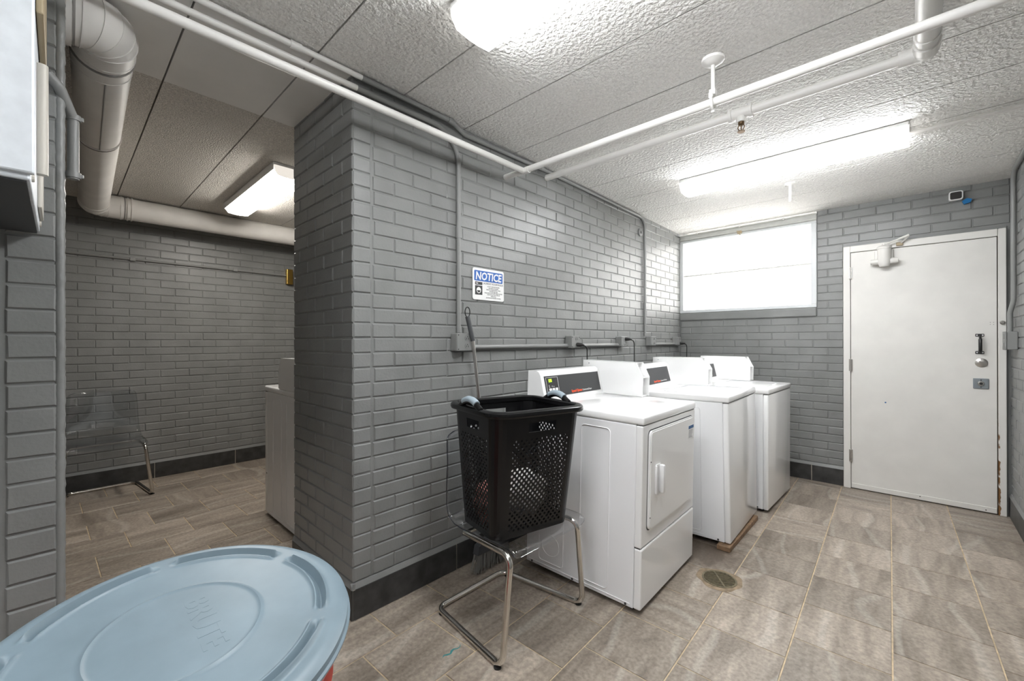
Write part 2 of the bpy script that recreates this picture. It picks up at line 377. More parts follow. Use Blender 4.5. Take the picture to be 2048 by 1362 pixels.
struct('ground_outside', MB().box(XO+.02, 40, -20, 25, -.12, -.02), 'unseen_ground', 'unseen ground outside the window, added to dim daylight on the ceiling', 'ground')  # out of view; added to weaken daylight thrown up through the window
# ------------------------------------------------------------------ base tiles
def baseboard(name, label, org, ang, joints, h=.139, dep=.011):
    M = Matrix.Translation((org[0], org[1], 0)) @ Matrix.Rotation(ang, 4, 'Z')
    root = MB()
    root.box(joints[0], joints[-1], -.006, PROUD, 0, h-.001)
    root.add([(joints[0], -dep+.001, h), (joints[-1], -dep+.001, h), (joints[-1], -.001, h+.022), (joints[0], -.001, h+.022), (joints[0], PROUD, h+.024), (joints[-1], PROUD, h+.024), (joints[0], PROUD, h), (joints[-1], PROUD, h)],
             [(0, 1, 2, 3), (3, 2, 5, 4), (0, 6, 7, 1), (0, 3, 4, 6), (1, 7, 5, 2)])
    o = root.obj(name, 'base_grout'); o.matrix_world = M; tag(o, label, 'baseboard', kind='structure')
    o.data.materials.append(MT['grey_paint'])
    for p in o.data.polygons:
        if p.center.z > h-.0005: p.material_index = 1
    for a, c in zip(joints, joints[1:]):
        t = MB().rbox(a+.003, c-.003, -dep, PROUD, .003, h-.001, .0015, 1).obj('base_tile', 'base_slate', o)
    return o
baseboard('baseboard_left', 'dark slate base tiles along the machine wall', (0, Y0), 0, [XP-.010, 1.475, 2.08, 2.69, 3.3, 3.9, XW])
baseboard('baseboard_pier', 'dark slate base tiles round the brick pier', (XP, 0), -math.pi/2, [-YB, -Y0+.011-.0001])
baseboard('baseboard_far', 'dark slate base tiles under the far brick wall', (0, YF), 0, [-.6, -.03, .592, 1.224, 1.84, 2.45])
baseboard('baseboard_front', 'dark slate base tiles between machines and door', (XW, 0), -math.pi/2, [-Y0, -1.26, -.645, -DOOR[1]])
baseboard('baseboard_right', 'dark slate base tiles beside the door on the right wall', (0, YR), math.pi, [-XW, -3.96, -3.35, -2.74, -2.1, -1.5])
# ------------------------------------------------------------------ floor
fl = struct('floor', MB().box(XB, XO, YR-.15, YF+.15, -.06, -.003), 'floor_grout', 'brown grey stone tile floor with beige grout', 'floor')
TH = R_(1.6); TP = .312
tiles = [MB().rbox(-TP/2+.0028, TP/2-.0028, -TP/2+.0028, TP/2-.0028, -.02, 0, .0012, 1).mesh('floor_tile', 'stone_tile')]
cand = []
for row in range(-2, 18):
    v0 = -.319+TP*row
    u_0 = 1.485 if row % 2 else 1.329
    for i in range(-14, 16):
        u = u_0+i*TP+TP/2; v = v0+TP/2
        x, y = u*math.cos(TH)-v*math.sin(TH), u*math.sin(TH)+v*math.cos(TH)
        if not (XB-.1 < x < XW+.2 and YR-.2 < y < YF+.2): continue
        if Y0+.16 < y < YB-.16 and not (XJ-.16 < x < XP+.16): continue
        if y > YB and x > 2.2: continue
        pr = proj((x, y, 0)); d = pr[2] if pr else 9
        cand.append((d if pr and -250 < pr[0] < 2300 and pr[1] < 1750 else 20+(x*x+y*y), x, y, i, row))
cand.sort()
for d, x, y, i, row in cand[:300]:
    o = link('floor_tile', tiles[0], fl); o.location = (x, y, random.uniform(-.0005, .0003)); o.rotation_euler = (0, 0, TH+math.pi*random.choice((0, 1)) + (math.pi/2 if random.random() < .22 else 0))
b = MB(); q = []
for k in range(9): q.append((1.02+k*.012-.04, 1.40+.006*math.sin(k*1.7), .0008))
b.tube(q, [.001, .003, .005, .004, .006, .004, .003, .002, .001], 6)
o = b.obj('paint_smear', 'teal_paint', fl); o.scale = (1, 1, .12); o.location = at(905, 1302, 'Z', 0)-Vector((1.03, 1.40, 0))
# ------------------------------------------------------------------ ceiling
ce = struct('ceiling', MB().add([(x, y, ceil_z(x)+dz) for dz in (.028, .10) for y in (YR-.15, YF+.15) for x in (XB-.1, XO)],
            [(0, 2, 3, 1), (4, 5, 7, 6), (0, 1, 5, 4), (2, 6, 7, 3), (0, 4, 6, 2), (1, 3, 7, 5)]), 'seam_shadow', 'white stuccoed ceiling of long planks with dark seams', 'ceiling')
def plank(x0, x1, y0, y1, m):
    g = .0034
    MB().add([(x, y, ceil_z(x)+dz) for dz in (0, .03) for y in (y0, y1) for x in (x0+g, x1-g)],
             [(0, 2, 3, 1), (4, 5, 7, 6), (0, 1, 5, 4), (2, 6, 7, 3), (0, 4, 6, 2), (1, 3, 7, 5)]).obj('ceiling_plank', m, ce)
seams = [.325+.4055*k for k in range(-5, 12)]
for a, c in zip(seams, seams[1:]):
    a2, c2 = max(a, XB), min(c, XW+.004)
    if c2-a2 > .05: plank(a2, c2, YR-.01, Y0+.006, 'stucco')
    if a < XP and c > XB: plank(max(a, XB), min(c, XP+.006), Y0+.007, YB-.006, 'smooth_ceiling')
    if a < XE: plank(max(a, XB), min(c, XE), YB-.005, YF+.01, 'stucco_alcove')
# ------------------------------------------------------------------ window
wn = thing('window_1', 'wide two-pane frosted window with pale metal frame below the ceiling', 'window', (XW, 0, 0), kind='structure')
def wbox(name, m, *a, r=.003): return MB().rbox(*a, r, 1).obj(name, m, wn)
y0, y1, z0, z1 = WIN[0], WIN[1]-.004, 1.532, 2.29
wbox('frame_rail', 'alu_frame', -.012, .03, y0, y1, z0, z0+.030)
wbox('frame_rail', 'alu_frame', -.012, .03, y0, y1, z1-.016, z1+.004)
wbox('frame_stile', 'alu_frame', -.012, .03, y0, y0+.042, z0+.030, z1-.016)
wbox('frame_stile', 'alu_frame', -.012, .03, y1-.036, y1, z0+.030, z1-.016)
wbox('mullion', 'window_trim', -.004, .028, y0+.042, y1-.036, 1.917, 1.930)
wbox('head_board', 'window_trim', -.005, .03, y0, y1, z1+.004, 2.36)
wbox('head_strip', 'window_trim', -.018, .0, y0, y1, z1+.012, z1+.024)
MB().box(.012, .018, y0+.042, y1-.036, z0+.030, 1.917).obj('pane', 'frosted_pane', wn)
MB().box(.012, .018, y0+.042, y1-.036, 1.930, z1-.016).obj('pane', 'frosted_pane', wn)
MB().tube([(-.02, y0, 2.358), (-.02, y1, 2.354)], .006, 8).obj('head_tube', 'white_pipe', wn, True)
for yy in (.85, 1.22, 1.62): MB().rbox(-.03, -.008, yy-.008, yy+.008, 2.345, 2.366, .003).obj('tube_clip', 'white_pipe', wn)
b = MB().rbox(-.03, -.012, 1.20, 1.24, z1-.006, z1+.022, .004); b.tube(fillet([(-.03, 1.24, z1+.018), (-.05, 1.235, z1+.02), (-.05, 1.205, z1-.03)], .01), .004, 8); b.obj('latch', 'tan_metal', wn, True)
sl = MB().rbox(-.014, .02, WIN[0], Y0, 1.452, 1.531, .010).obj('sill', 'grey_paint', wn)
# ------------------------------------------------------------------ door
dr = thing('door_1', 'scuffed white metal door with black pull and grey lock plate', 'door', (XW, 0, 0), kind='structure')
LF = (-.446, .371, .006, 1.972)
MB().rbox(-.022, .01, LF[0]+.002, LF[1]-.003, LF[2], LF[3], .002, 1).obj('leaf', 'door_white', dr)
MB().rbox(-.028, -.021, LF[0]+.004, LF[1]-.006, .008, .046, .002, 1).obj('door_sweep', 'door_white', dr)
MB().box(-.012, .004, DOOR[0], DOOR[1], 0, 2.028).obj('door_gap', 'dark_gap', dr)
for n, a in (('frame_jamb', (DOOR[0], LF[0]-.003, 0, 2.028)), ('frame_jamb', (LF[1], DOOR[1], 0, 2.028)), ('frame_head', (LF[0]-.0015, LF[1], LF[3]+.004, 2.028))):
    MB().rbox(-.030, .006, a[0], a[1], a[2], a[3], .003, 1).obj(n, 'door_frame_white', dr)
MB().rbox(-.006, .006, DOOR[0]-.005, DOOR[1]+.006, 2.03, 2.046, .002, 1).obj('lintel_angle', 'grey_paint', dr)
for zz in (1.802, 1.033, .276):
    b = MB()
    for i in range(5): b.lathe([(.0075, -.05+i*.02), (.0075, -.032+i*.02)], (-.034, LF[1]-.001, zz), 12)
    b.rbox(-.032, -.024, LF[1]-.013, LF[1]+.011, zz-.05, zz+.05, .002, 1)
    b.obj('hinge', 'steel', dr, True)
ph = MB()
for zz in (1.275, 1.150): ph.rbox(-.028, -.021, -.383, -.339, zz-.010, zz+.010, .003, 1)
ph.tube(fillet([(-.026, -.361, 1.268), (-.062, -.361, 1.262), (-.062, -.361, 1.163), (-.026, -.361, 1.157)], .02), [.007]*7+[.010]*9, 10)
ph = ph.obj('pull_handle', 'iron_black', dr, True)
for zz in (1.275, 1.150):
    for yy in (-.375, -.347): MB().lathe([(.0045, -.003), (.0045, 0)], (-.028, yy, zz), 10, 'X').obj('screw', 'print_white', ph)
db = MB().lathe([(.033, .0), (.032, -.004), (.024, -.008), (.0, -.009)], (-.022, -.369, 1.076), 28, 'X').obj('deadbolt', 'steel', dr, True)
b = MB().rbox(-.05, -.030, -.004, .004, -.022, .022, .003); o = b.obj('thumb_turn', 'steel', db); o.location = (0, -.375, 1.078); o.rotation_euler = (R_(-60), 0, 0)
lp = MB().rbox(-.030, -.021, -.405, -.327, .889, .964, .004).obj('lock_plate', 'lock_grey', dr)
MB().lathe([(.018, 0), (.017, -.006), (.012, -.011), (0, -.011)], (-.03, -.366, .927), 20, 'X').obj('lock_bezel', 'steel', lp, True)
MB().lathe([(.009, 0), (.009, -.002), (0, -.002)], (-.0405, -.366, .927), 14, 'X').obj('key_slot', 'sign_black', lp)
for zz in (.902, .952): MB().lathe([(.004, 0), (.003, -.002), (0, -.002)], (-.03, -.366, zz), 8, 'X').obj('screw', 'seam_dark', lp)
cl = MB(); cl.lathe([(.0, -.085), (.019, -.083), (.022, -.07), (.022, .07), (.019, .083), (0, .085)], (-.075, .155, 1.868), 18, 'Y')
cl.lathe([(.0, -.055), (.028, -.05), (.042, -.02), (.042, .085), (.046, .09), (.046, .102), (.03, .115), (.012, .118), (.012, .13), (0, .13)], (-.075, .155, 1.878), 24)
cl.rbox(-.05, -.02, .10, .215, 1.87, 1.965, .006)
cl = cl.obj('door_closer', 'door_white', dr, True)
arm = MB().tube([(-.075, .155, 2.002), (-.085, .08, 2.025), (-.09, .01, 2.052)], [.007, .007, .010], 8); arm.tube([(-.09, .01, 2.048), (-.035, .06, 2.0)], .006, 8); arm.obj('closer_arm', 'door_white', cl, True)
MB().rbox(-.045, -.029, .045, .085, 1.985, 2.012, .004).obj('arm_bracket', 'tan_metal', cl)
MB().lathe([(.012, 0), (.014, -.012), (.008, -.018), (0, -.018)], (-.028, -.468, 1.363), 14, 'X').obj('latch_catch', 'steel', dr, True)
for yy, zz in ((-.412, 1.366), (-.412, 1.351), (-.428, 1.366), (-.428, 1.351)): MB().lathe([(.002, 0), (.002, -.001), (0, -.001)], (-.0222, yy, zz), 6, 'X').obj('screw_hole', 'seam_dark', dr)
c = at(1771, 805, 'X', XW-.022); MB().lathe([(.006, 0), (.005, -.001), (0, -.001)], (-.022, c.y, c.z), 8, 'X').obj('paint_chip', 'label_blue', dr)
for px, py in ((1840, 993), (1972, 1020)):
    c = at(px, py, 'X', XW-.028); MB().lathe([(.004, 0), (.004, -.001), (0, -.001)], (-.028, c.y, c.z), 8, 'X').obj('screw_hole', 'seam_dark', dr)
# ------------------------------------------------------------------ ceiling lights
def light(name_label, cx, ya, yb, dm, w=.215):
    zc = ceil_z(cx); t = thing('ceiling_light', name_label, 'light', (cx, ya, zc), group='fluorescent wrap lights')
    L = yb-ya; h = w/2
    MB().rbox(-h, h, 0, L, -.022, .0, .003, 1).obj('housing', 'lamp_white', t)
    prof = [(-h+.004, -.018), (-h+.006, -.045), (-h+.030, -.078), (-.02, -.084), (.02, -.084), (h-.030, -.078), (h-.006, -.045), (h-.004, -.018)]
    MB().prism(prof, .012, L-.012, 'Y').obj('diffuser', dm, t)
    for y in (0, L-.012): MB().prism([(p*1.012, q*1.015) for p, q in prof], y, y+.012, 'Y').obj('end_cap', 'end_glow' if dm == 'diffuser' else 'end_dim', t)
    if dm != 'diffuser': MB().rbox(-h-.002, -h+.003, .002, L-.002, -.052, -.001, .001, 1).obj('side_lip', 'lamp_white', t)
    return t
light('nearest fluorescent wrap light, cut off by the top edge', 1.045, .002, 1.175, 'diffuser')
light('unseen wrap light behind the camera, added to brighten the dryer side', -1.075, .002, 1.175, 'diffuser')  # added lamp out of view, lifts the dryer's left side; keeps the row's spacing
light('fluorescent wrap light on the ceiling in front of the window', 3.165, .005, 1.215, 'diffuser')
light('fluorescent wrap light in the dim back alcove', 1.065, 3.05, 4.275, 'diffuser_alcove', .205)
# ------------------------------------------------------------------ pipes
XBp, XCp, YA = 1.866, 2.27, 1.653
t = thing('sprinkler_pipe', 'thin white pipes meeting in an L below the ceiling, held by a hanger', 'pipe', (XBp, .6, 2.235))
def pc(name, mb, m='white_pipe', par=None, sm=True): 
    o = mb.obj(name, m, par, sm); o.matrix_parent_inverse = Matrix.Translation(par.location).inverted() if not par.parent else Matrix(); return o
pc('cross_pipe', MB().tube([(XBp, Y0-.001, 2.239), (XBp, YR+.01, 2.227)], .0172, 16), par=t)
pc('run_pipe', MB().tube([(XBp-.012, YA, 2.236), (-1.6, YA, 2.236)], .0165, 16), par=t)
pc('tee_joint', MB().tube([(XBp, YA+.045, 2.236), (XBp, YA-.04, 2.236)], .0195, 16), par=t)
zc = ceil_z(XBp)
hg = MB().lathe([(.045, 0), (.044, -.010), (.030, -.020), (.012, -.026), (0, -.026)], (XBp, .6, zc), 24)
hg.tube([(XBp, .6, zc-.02), (XBp, .6, 2.275)], .008, 10)
hg.rbox(XBp-.014, XBp+.014, .588, .612, 2.26, 2.285, .003)
hg = pc('hanger', hg, par=t)
b = MB().tube([(XBp+.026*math.cos(a), .6, 2.234+.032*math.sin(a)) for a in [2*math.pi*k/20 for k in range(20)]], .006, 8, closed=True)
b.rbox(XBp-.032, XBp-.02, .592, .608, 2.24, 2.262, .002); b.rbox(XBp+.02, XBp+.032, .592, .608, 2.24, 2.262, .002)
b.lathe([(.007, 0), (.007, -.014), (0, -.014)], (XBp, .6, 2.204), 8); pc('hanger_ring', b, par=t)
t = thing('sprinkler_branch', 'thicker white pipe with a brass sprinkler head hanging below it', 'pipe', (XCp, .6, 2.345))
pc('branch_pipe', MB().tube([(XCp, Y0-.001, 2.348), (XCp, -.02, 2.343)], .0205, 16), par=t)
pc('feed_pipe', MB().tube([(XCp, -.045, 2.343), (-1.6, -.045, 2.345)], .034, 18), par=t)
pc('elbow', MB().tube(fillet([(XCp, .035, 2.343), (XCp, -.045, 2.343), (XCp-.08, -.045, 2.343)], .04), [.030]*3+[.034]*2+[.040]*4, 16), par=t)
pc('pipe_band', MB().tube([(XCp-.115, -.045, 2.343), (XCp-.135, -.045, 2.343)], .038, 18), par=t)
b = MB().tube([(XCp, .655, 2.346), (XCp, .64, 2.346), (XCp, .639, 2.346), (XCp, .567, 2.346), (XCp, .566, 2.346), (XCp, .551, 2.346)], [.031, .031, .027, .027, .031, .031], 18)
b.lathe([(.022, -.02), (.022, -.045), (0, -.045)], (XCp, .6, 2.346), 16); pc('sprinkler_tee', b, par=t)
b = MB().lathe([(.014, -.045), (.014, -.055), (.008, -.062), (0, -.062)], (XCp, .6, 2.346), 12)
for s in (-1, 1): b.tube([(XCp, .6+s*.010, 2.29), (XCp, .6+s*.015, 2.275), (XCp, .6+s*.006, 2.258)], .0025, 6)
b.tube([(XCp, .6, 2.285), (XCp, .6, 2.26)], .003, 6)
b.lathe([(0, 0), (.017, .001), (.017, -.002), (0, -.002)], (XCp, .6, 2.256), 14); sp = pc('sprinkler_head', b, 'bronze', t)
def solo_tube(name, label, path, r, m, cat='conduit', seg=12, par=None):
    o = MB().tube(path, r, seg).obj(name, m, par, True)
    if label: tag(o, label, cat)
    return o
# the lamp feed, the capped stub
zz = ceil_z(3.2)-.022
solo_tube('ceiling_conduit', 'white conduit running from the window-side light to the right wall', [(3.19, .005, zz), (3.19, YR+.005, zz)], .011, 'white_pipe')
c = at(1580, 366, 'Z', 2.39)
b = MB().lathe([(.034, 0), (.033, -.006), (.012, -.013), (.008, -.014), (.008, -.135), (0, -.135)], (c.x, c.y, ceil_z(c.x)), 20)
tag(b.obj('hanger_stub', 'white_pipe', None, True), 'short white rod and flange hanging from the ceiling near the window', 'hanger')
# ------------------------------------------------------------------ conduits on the machine wall
YC = Y0-.014
def two_tone(name, label, path_w, path_g, r, extra=()):
    t = thing(name, label, 'conduit', path_g[0])
    inv = Matrix.Translation(t.location).inverted()
    for n, p, m in (('white_length', path_w, 'white_pipe'), ('grey_length', path_g, 'grey_pipe_paint')):
        o = MB().tube(p, r, 12).obj(n, m, t, True); o.matrix_parent_inverse = inv
    for (p, q) in extra:
        o = MB().tube([p, q], r*1.28, 12).obj('coupling', 'grey_pipe_paint' if p[0] > XP else 'white_pipe', t, True); o.matrix_parent_inverse = inv
    return t
zl, zu = ceil_z(1)-.060, ceil_z(1)-.017
two_tone('wall_conduit', 'lower conduit, white then grey, bending down to the outlet beside the broom', [(-1.6, YC-.002, zl+.004), (.905, YC-.002, zl)],
         fillet([(.905, YC-.002, zl), (1.487, YC-.002, zl), (1.487, YC, 1.285)], .17, 10), .0125, [((1.487, YC, 1.86), (1.487, YC, 1.80))])
two_tone('wall_conduit', 'upper conduit at the ceiling edge, dropping to the outlet by the far machine', [(-1.6, YC-.022, zu+.004), (.918, YC-.022, zu)],
         fillet([(.918, YC-.022, zu), (1.42, YC-.022, zu-.004), (1.53, YC, zu-.03), (2.3, YC, ceil_z(2.3)-.020), (3.709, YC, ceil_z(3.7)-.020), (3.709, YC, 1.285)], .10, 8), .0115,
         [((.62, YC-.022, zu+.001), (.66, YC-.022, zu+.001)), ((1.40, YC-.022, zu-.004), (1.44, YC-.02, zu-.008)), ((2.19, YC, ceil_z(2.2)-.020), (2.23, YC, ceil_z(2.2)-.020))])
def outlet(label, x, z0, z1, w=.105, d=.052, duplex=True):
    t = thing('outlet_box', label, 'outlet', (x, Y0, (z0+z1)/2), group='grey outlet boxes on the machine wall'); h = (z1-z0)/2
    MB().rbox(-w/2, w/2, -d, 0, -h, h, .006).obj('box', 'grey_pipe_paint', t)
    MB().rbox(-w/2+.001, w/2-.001, -d-.004, -d+.001, -h+.001, h-.001, .002, 1).obj('cover', 'grey_pipe_paint', t)
    for s in (-1, 1):
        r = MB().prism(rrect(.034, .026, .012, 4, .012, s*.021), -d-.006, -d-.003, 'Y').obj('receptacle', 'grey_pipe_paint', t)
        b = MB()
        for dx in (-.007, .006): b.box(.012+dx-.0014, .012+dx+.0014, -d-.0068, -d-.005, s*.021-.007, s*.021+.003)
        b.lathe([(.0028, 0), (.0028, -.0012), (0, -.0012)], (.012, -d-.0058, s*.021+.008), 8, 'Y'); b.obj('slots', 'seam_dark', r)
    for sx in (-1, 1):
        for sz in (-1, 1): MB().lathe([(.003, 0), (.003, -.002), (0, -.002)], (sx*(w/2-.01), -d-.004, sz*(h-.01)), 8, 'Y').obj('screw', 'seam_dark', t)
    return t
BX = [1.50, 2.545, 3.25, 3.80, 4.40]
outlet('grey outlet box beside the broom handle, nothing plugged in', 1.50, 1.186, 1.282, .118)
outlet('grey outlet box above the nearest dryer with one plug in its lower socket', 2.535, 1.188, 1.276)
outlet('grey outlet box with a plug in its upper socket, second from the window', 3.245, 1.190, 1.276)
outlet('grey outlet box at the foot of the far drop conduit', 3.80, 1.192, 1.280)
outlet('grey outlet box nearest the window wall', 4.405, 1.194, 1.277)
for a, c, lb in ((1.555, 2.485, 'grey conduit between the broom outlet and the next box'), (2.585, 3.195, 'grey conduit between the two plugged outlet boxes'), (3.85, 4.355, 'short grey conduit joining the last two outlet boxes')):
    solo_tube('wall_conduit', lb, [(a, YC-.004, 1.206), (c, YC-.004, 1.206)], .0135, 'grey_pipe_paint')
def cord(label, x, z, dx, zend, yend=1.70):
    t = thing('power_cord', label, 'cord', (x, Y0-.058, z), group='black power cords behind the machines')
    MB().tube([(0, .002, 0), (.004, -.012, 0), (.012, -.026, -.001), (.022, -.034, -.002), (.035, -.036, -.006)], [.014, .014, .012, .008, .006], 10).obj('plug', 'rubber', t, True)
    MB().tube(fillet([(.03, -.036, -.005), (dx, -.036, -.02), (dx+.01, -.03, zend-z)], .06, 8), .0042, 8).obj('cable', 'rubber', t, True)
cord('black cord and plug dropping behind the nearest dryer', 2.547, 1.212, .075, .80)
cord('black cord and plug hanging behind the middle machine', 3.257, 1.254, .085, .80)
cord('black cord and plug hanging in the window corner', 4.417, 1.213, .085, .80)
c = at(1279, 465, 'Y', Y0)
b = MB().lathe([(.036, 0), (.036, -.012), (.030, -.016), (.014, -.016), (.013, -.004), (0, -.004)], (c.x, Y0+.001, c.z), 22, 'Y'); o = b.obj('wall_sleeve', 'grey_paint', None, True)
tag(o, 'round grey sleeve with a hole beside the far drop conduit', 'wall sleeve')
MB().lathe([(.0128, -.005), (0, -.0052)], (c.x, Y0+.001, c.z), 16, 'Y').obj('hole', 'seam_dark', o)
# ------------------------------------------------------------------ notice sign
sg = thing('notice_sign', 'white and blue NOTICE laundry room rules sign on the brick wall', 'sign', (1.7215, Y0-.003, 1.567))
MB().prism(rrect(.251, .181, .012), -.003, 0, 'Y').obj('plate', 'sign_white', sg)
MB().prism(rrect(.228, .060, .006, 4, 0, .047), -.0036, -.0029, 'Y').obj('blue_banner', 'sign_blue', sg)
def sign_text(txt, size, m, x, z, y=-.0041, **k):
    o = link('lettering', text_mesh(txt, size, m, ex=.0002, **k), sg); o.location = (x, y, z); o.rotation_euler = (math.pi/2, 0, 0); return o
me = text_mesh('NOTICE', .062, 'sign_white', ex=.0002, bold=.0016, align='CENTER'); xs = [v.co.x for v in me.vertices]; f = .205/(max(xs)-min(xs))
for v in me.vertices: v.co.x = v.co.x*f+v.co.y*.10
o = link('lettering', me, sg); o.location = (-.002, -.0041, .0255); o.rotation_euler = (math.pi/2, 0, 0)
sign_text('LAUNDRY ROOM RULES', .0165, 'sign_black', .036, .001, y=-.0035, align='CENTER', sx=.92)
for i, tx in enumerate(('DO NOT OVERLOAD MACHINES', 'NO DYEING IN WASHERS', 'REMOVE CLOTHES PROMPTLY WHEN', 'MACHINES ARE DONE', 'MANAGEMENT IS NOT RESPONSIBLE FOR ITEMS', 'CLEAN THE LINT TRAP AFTER USE', 'DRYERS ONLY', 'NO SITTING ON WASHERS OR DRYERS')):
    sign_text(tx, .0085, 'sign_black', .038, -.0125-i*.0094, y=-.0035, align='CENTER', sx=.80)
pic = MB().box(-.108, -.052, -.0037, -.0029, -.0055, .0115).obj('pictogram', 'sign_black', sg)
MB().box(-.108, -.052, -.0037, -.0029, -.062, -.0095).obj('pictogram', 'sign_black', sg)
MB().lathe([(.0175, 0), (0, -.0001)], (-.080, -.0039, -.036), 24, 'Y').obj('pictogram_mark', 'sign_white', sg)
b = MB(); n = 14; b.add([(-.080+.0125*math.cos(a), -.0042, -.037+.0125*math.sin(a)) for a in [math.pi+math.pi*k/n for k in range(n+1)]], [tuple(range(n+1))]); b.obj('pictogram_mark', 'sign_black', sg)
for dx in (-.099, -.089): MB().lathe([(.0036, 0), (0, -.0001)], (dx, -.0039, .003), 12, 'Y').obj('pictogram_mark', 'sign_white', sg)
# ------------------------------------------------------------------ laundry machines
def machine(kind, label, loc, rot, Wd, Ht, cx, group=None, product='Commercial Dryer', shim=False):
    D = .66; t = thing(kind, label, kind.replace('_', ' '), loc, tuple(R_(a) for a in rot), group=group)
    # cabinet: sides and back
    MB().rbox(.002, Wd-.002, .034, D, .0, Ht-.041, .003, 1).obj('cabinet', 'enamel_side', t)
    for x in (-.001, Wd+.001):
        for a, c in ((.164, .322), (.42, .574)):
            b = MB(); b.tube([(x+(.002 if x < 0 else -.002), p, q) for p, q in rrect(c-a, Ht-.115, .02, 4, (a+c)/2, (Ht-.04)/2)], .0022, 6, closed=True); b.obj('side_rib', 'enamel_side', t, True)
        b = MB().tube([(x+(.002 if x < 0 else -.002), .05, .018), (x+(.002 if x < 0 else -.002), D-.02, .018)], .0018, 6); b.obj('side_rib', 'enamel_side', t, True)
    for y in (.07, .36, .62): MB().lathe([(.006, 0), (.005, -.002), (0, -.002)], (.001, y, .010), 8, 'X').obj('screw', 'seam_dark', t)
    if kind == 'clothes_dryer':
        MB().tube([(.002, .50+.055*math.cos(a), .13+.055*math.sin(a)) for a in [2*math.pi*k/28 for k in range(28)]], .0018, 6, closed=True).obj('vent_knockout', 'enamel_side', t, True)
        MB().rbox(0, Wd, 0, .034, .283, Ht-.042, .006).obj('front_panel', 'enamel', t)
        MB().rbox(0, Wd, -.003, .033, .004, .279, .007).obj('lower_panel', 'enamel', t)
        MB().box(.004, Wd-.004, .006, .033, .278, .285).obj('panel_gap', 'seam_dark', t)
        x0, x1, z0, z1 = .058, Wd-.05, .350, Ht-.073
        MB().prism(rrect(x1-x0+.010, z1-z0+.010, .028, 5, (x0+x1)/2, (z0+z1)/2), -.0008, .002, 'Y').obj('door_gasket', 'seam_dark', t)
        d = MB(); d.prism(rrect(x1-x0, z1-z0, .026, 5, (x0+x1)/2, (z0+z1)/2), -.010, .001, 'Y')
        d.prism(rrect(x1-x0-.014, z1-z0-.014, .020, 5, (x0+x1)/2, (z0+z1)/2), -.0125, -.009, 'Y'); d = d.obj('door', 'enamel', t)
        h = MB(); hx, hz = x0+.085, .572
        h.prism(rrect(.062, .140, .012, 4, hx, hz), -.016, -.012, 'Y'); h.rbox(hx+.006, hx+.030, -.040, -.014, hz-.066, hz+.066, .008); h.rbox(hx-.031, hx-.022, -.022, -.012, hz-.066, hz+.066, .004)
        h.obj('door_handle', 'white_plastic', d, True)
        for zz in (z1-.055, z0+.10): MB().rbox(x1-.002, x1+.008, -.008, .002, zz-.03, zz+.03, .002, 1).obj('hinge', 'seam_dark', d)
        for zz in (z0+.06, z1-.14): MB().lathe([(.003, 0), (.003, -.002), (0, -.002)], (x0+.005, -.0125, zz), 8, 'Y').obj('screw', 'seam_dark', d)
        s = MB().box(x1-.085, x1-.008, -.0131, -.0124, z1-.115, z1-.045).obj('warning_sticker', 'sign_white', d)
        MB().box(x1-.085, x1-.008, -.0135, -.013, z1-.062, z1-.045).obj('sticker_band', 'label_blue', s)
        for i in range(6): MB().box(x1-.08, x1-.08+random.uniform(.035, .066), -.0134, -.013, z1-.072-i*.0075, z1-.0695-i*.0075).obj('sticker_line', 'label_text', s)
    else:
        MB().rbox(0, Wd, 0, .034, .0, Ht-.043, .009, 3).obj('front_panel', 'enamel', t, True)
    MB().rbox(.004, Wd-.004, .004, .034, Ht-.044, Ht-.038, .001, 1).obj('top_gap', 'seam_dark', t)
    wt = MB().rbox(-.002, Wd+.002, -.004, D+.004, Ht-.040, Ht, .010, 3).obj('worktop', 'enamel', t, True)
    if kind != 'clothes_dryer':
        MB().tube([(p, q, Ht+.0001) for p, q in rrect(Wd-.16, .36, .03, 5, Wd/2-.02, .235)], .0016, 6, closed=True).obj('lid_seam', 'label_text', wt, True)
        MB().rbox(Wd*.50, Wd*.50+.13, .052, .064, Ht-.004, Ht+.004, .003).obj('lid_lip', 'white_plastic', wt)
    # console
    H = Ht; cw = cx-.004
    MB().prism([(.545, H-.002), (.552, H+.012), (.584, H+.142), (.594, H+.158), (.612, H+.166), (.668, H+.166), (.672, H-.002)], .0, cw, 'X').obj('console', 'enamel', t)
    A = Vector((0, .552, H+.012)); B = Vector((0, .584, H+.142)); up = (B-A).normalized(); nrm = Vector((1, 0, 0)).cross(up)
    FM = Matrix(((1, up.x, nrm.x, A.x), (0, up.y, nrm.y, A.y), (0, up.z, nrm.z, A.z), (0, 0, 0, 1)))
    fw = cw-.05
    pn = MB().box(.026, .026+fw, .012, .128, .0005, .0022).obj('control_panel', 'panel_black', t); pn.matrix_local = FM
    kp = MB().box(.034, .148, .016, .122, .002, .0028).obj('keypad', 'keypad_black', pn)
    b = MB()
    for x0, x1, y0, y1 in ((.036, .146, .1185, .120), (.036, .146, .018, .0195), (.036, .0378, .018, .120), (.1442, .146, .018, .120)): b.box(x0, x1, y0, y1, .0025, .0033)
    b.obj('keypad_border', 'print_white', kp)
    MB().box(.055, .115, .092, .112, .0027, .0032).obj('display', 'sign_black', kp)
    o = link('display_digits', text_mesh('175', .021, 'display_green', ex=.0002, bold=.0012), kp); o.location = (.057, .0945, .0036)
    for x, y in ((.058, .074), (.060, .066), (.085, .070), (.100, .068)): MB().lathe([(.003, 0), (0, .0006)], (x, y, .003), 8).obj('indicator_icon', 'print_white', kp)
    for r in range(2):
        for k in range(3): MB().rbox(.054+k*.029, .076+k*.029, .026+r*.019, .040+r*.019, .0026, .0046, .0015, 1).obj('button', 'button_green' if (r == 0 and k == 2) else 'print_white', kp)
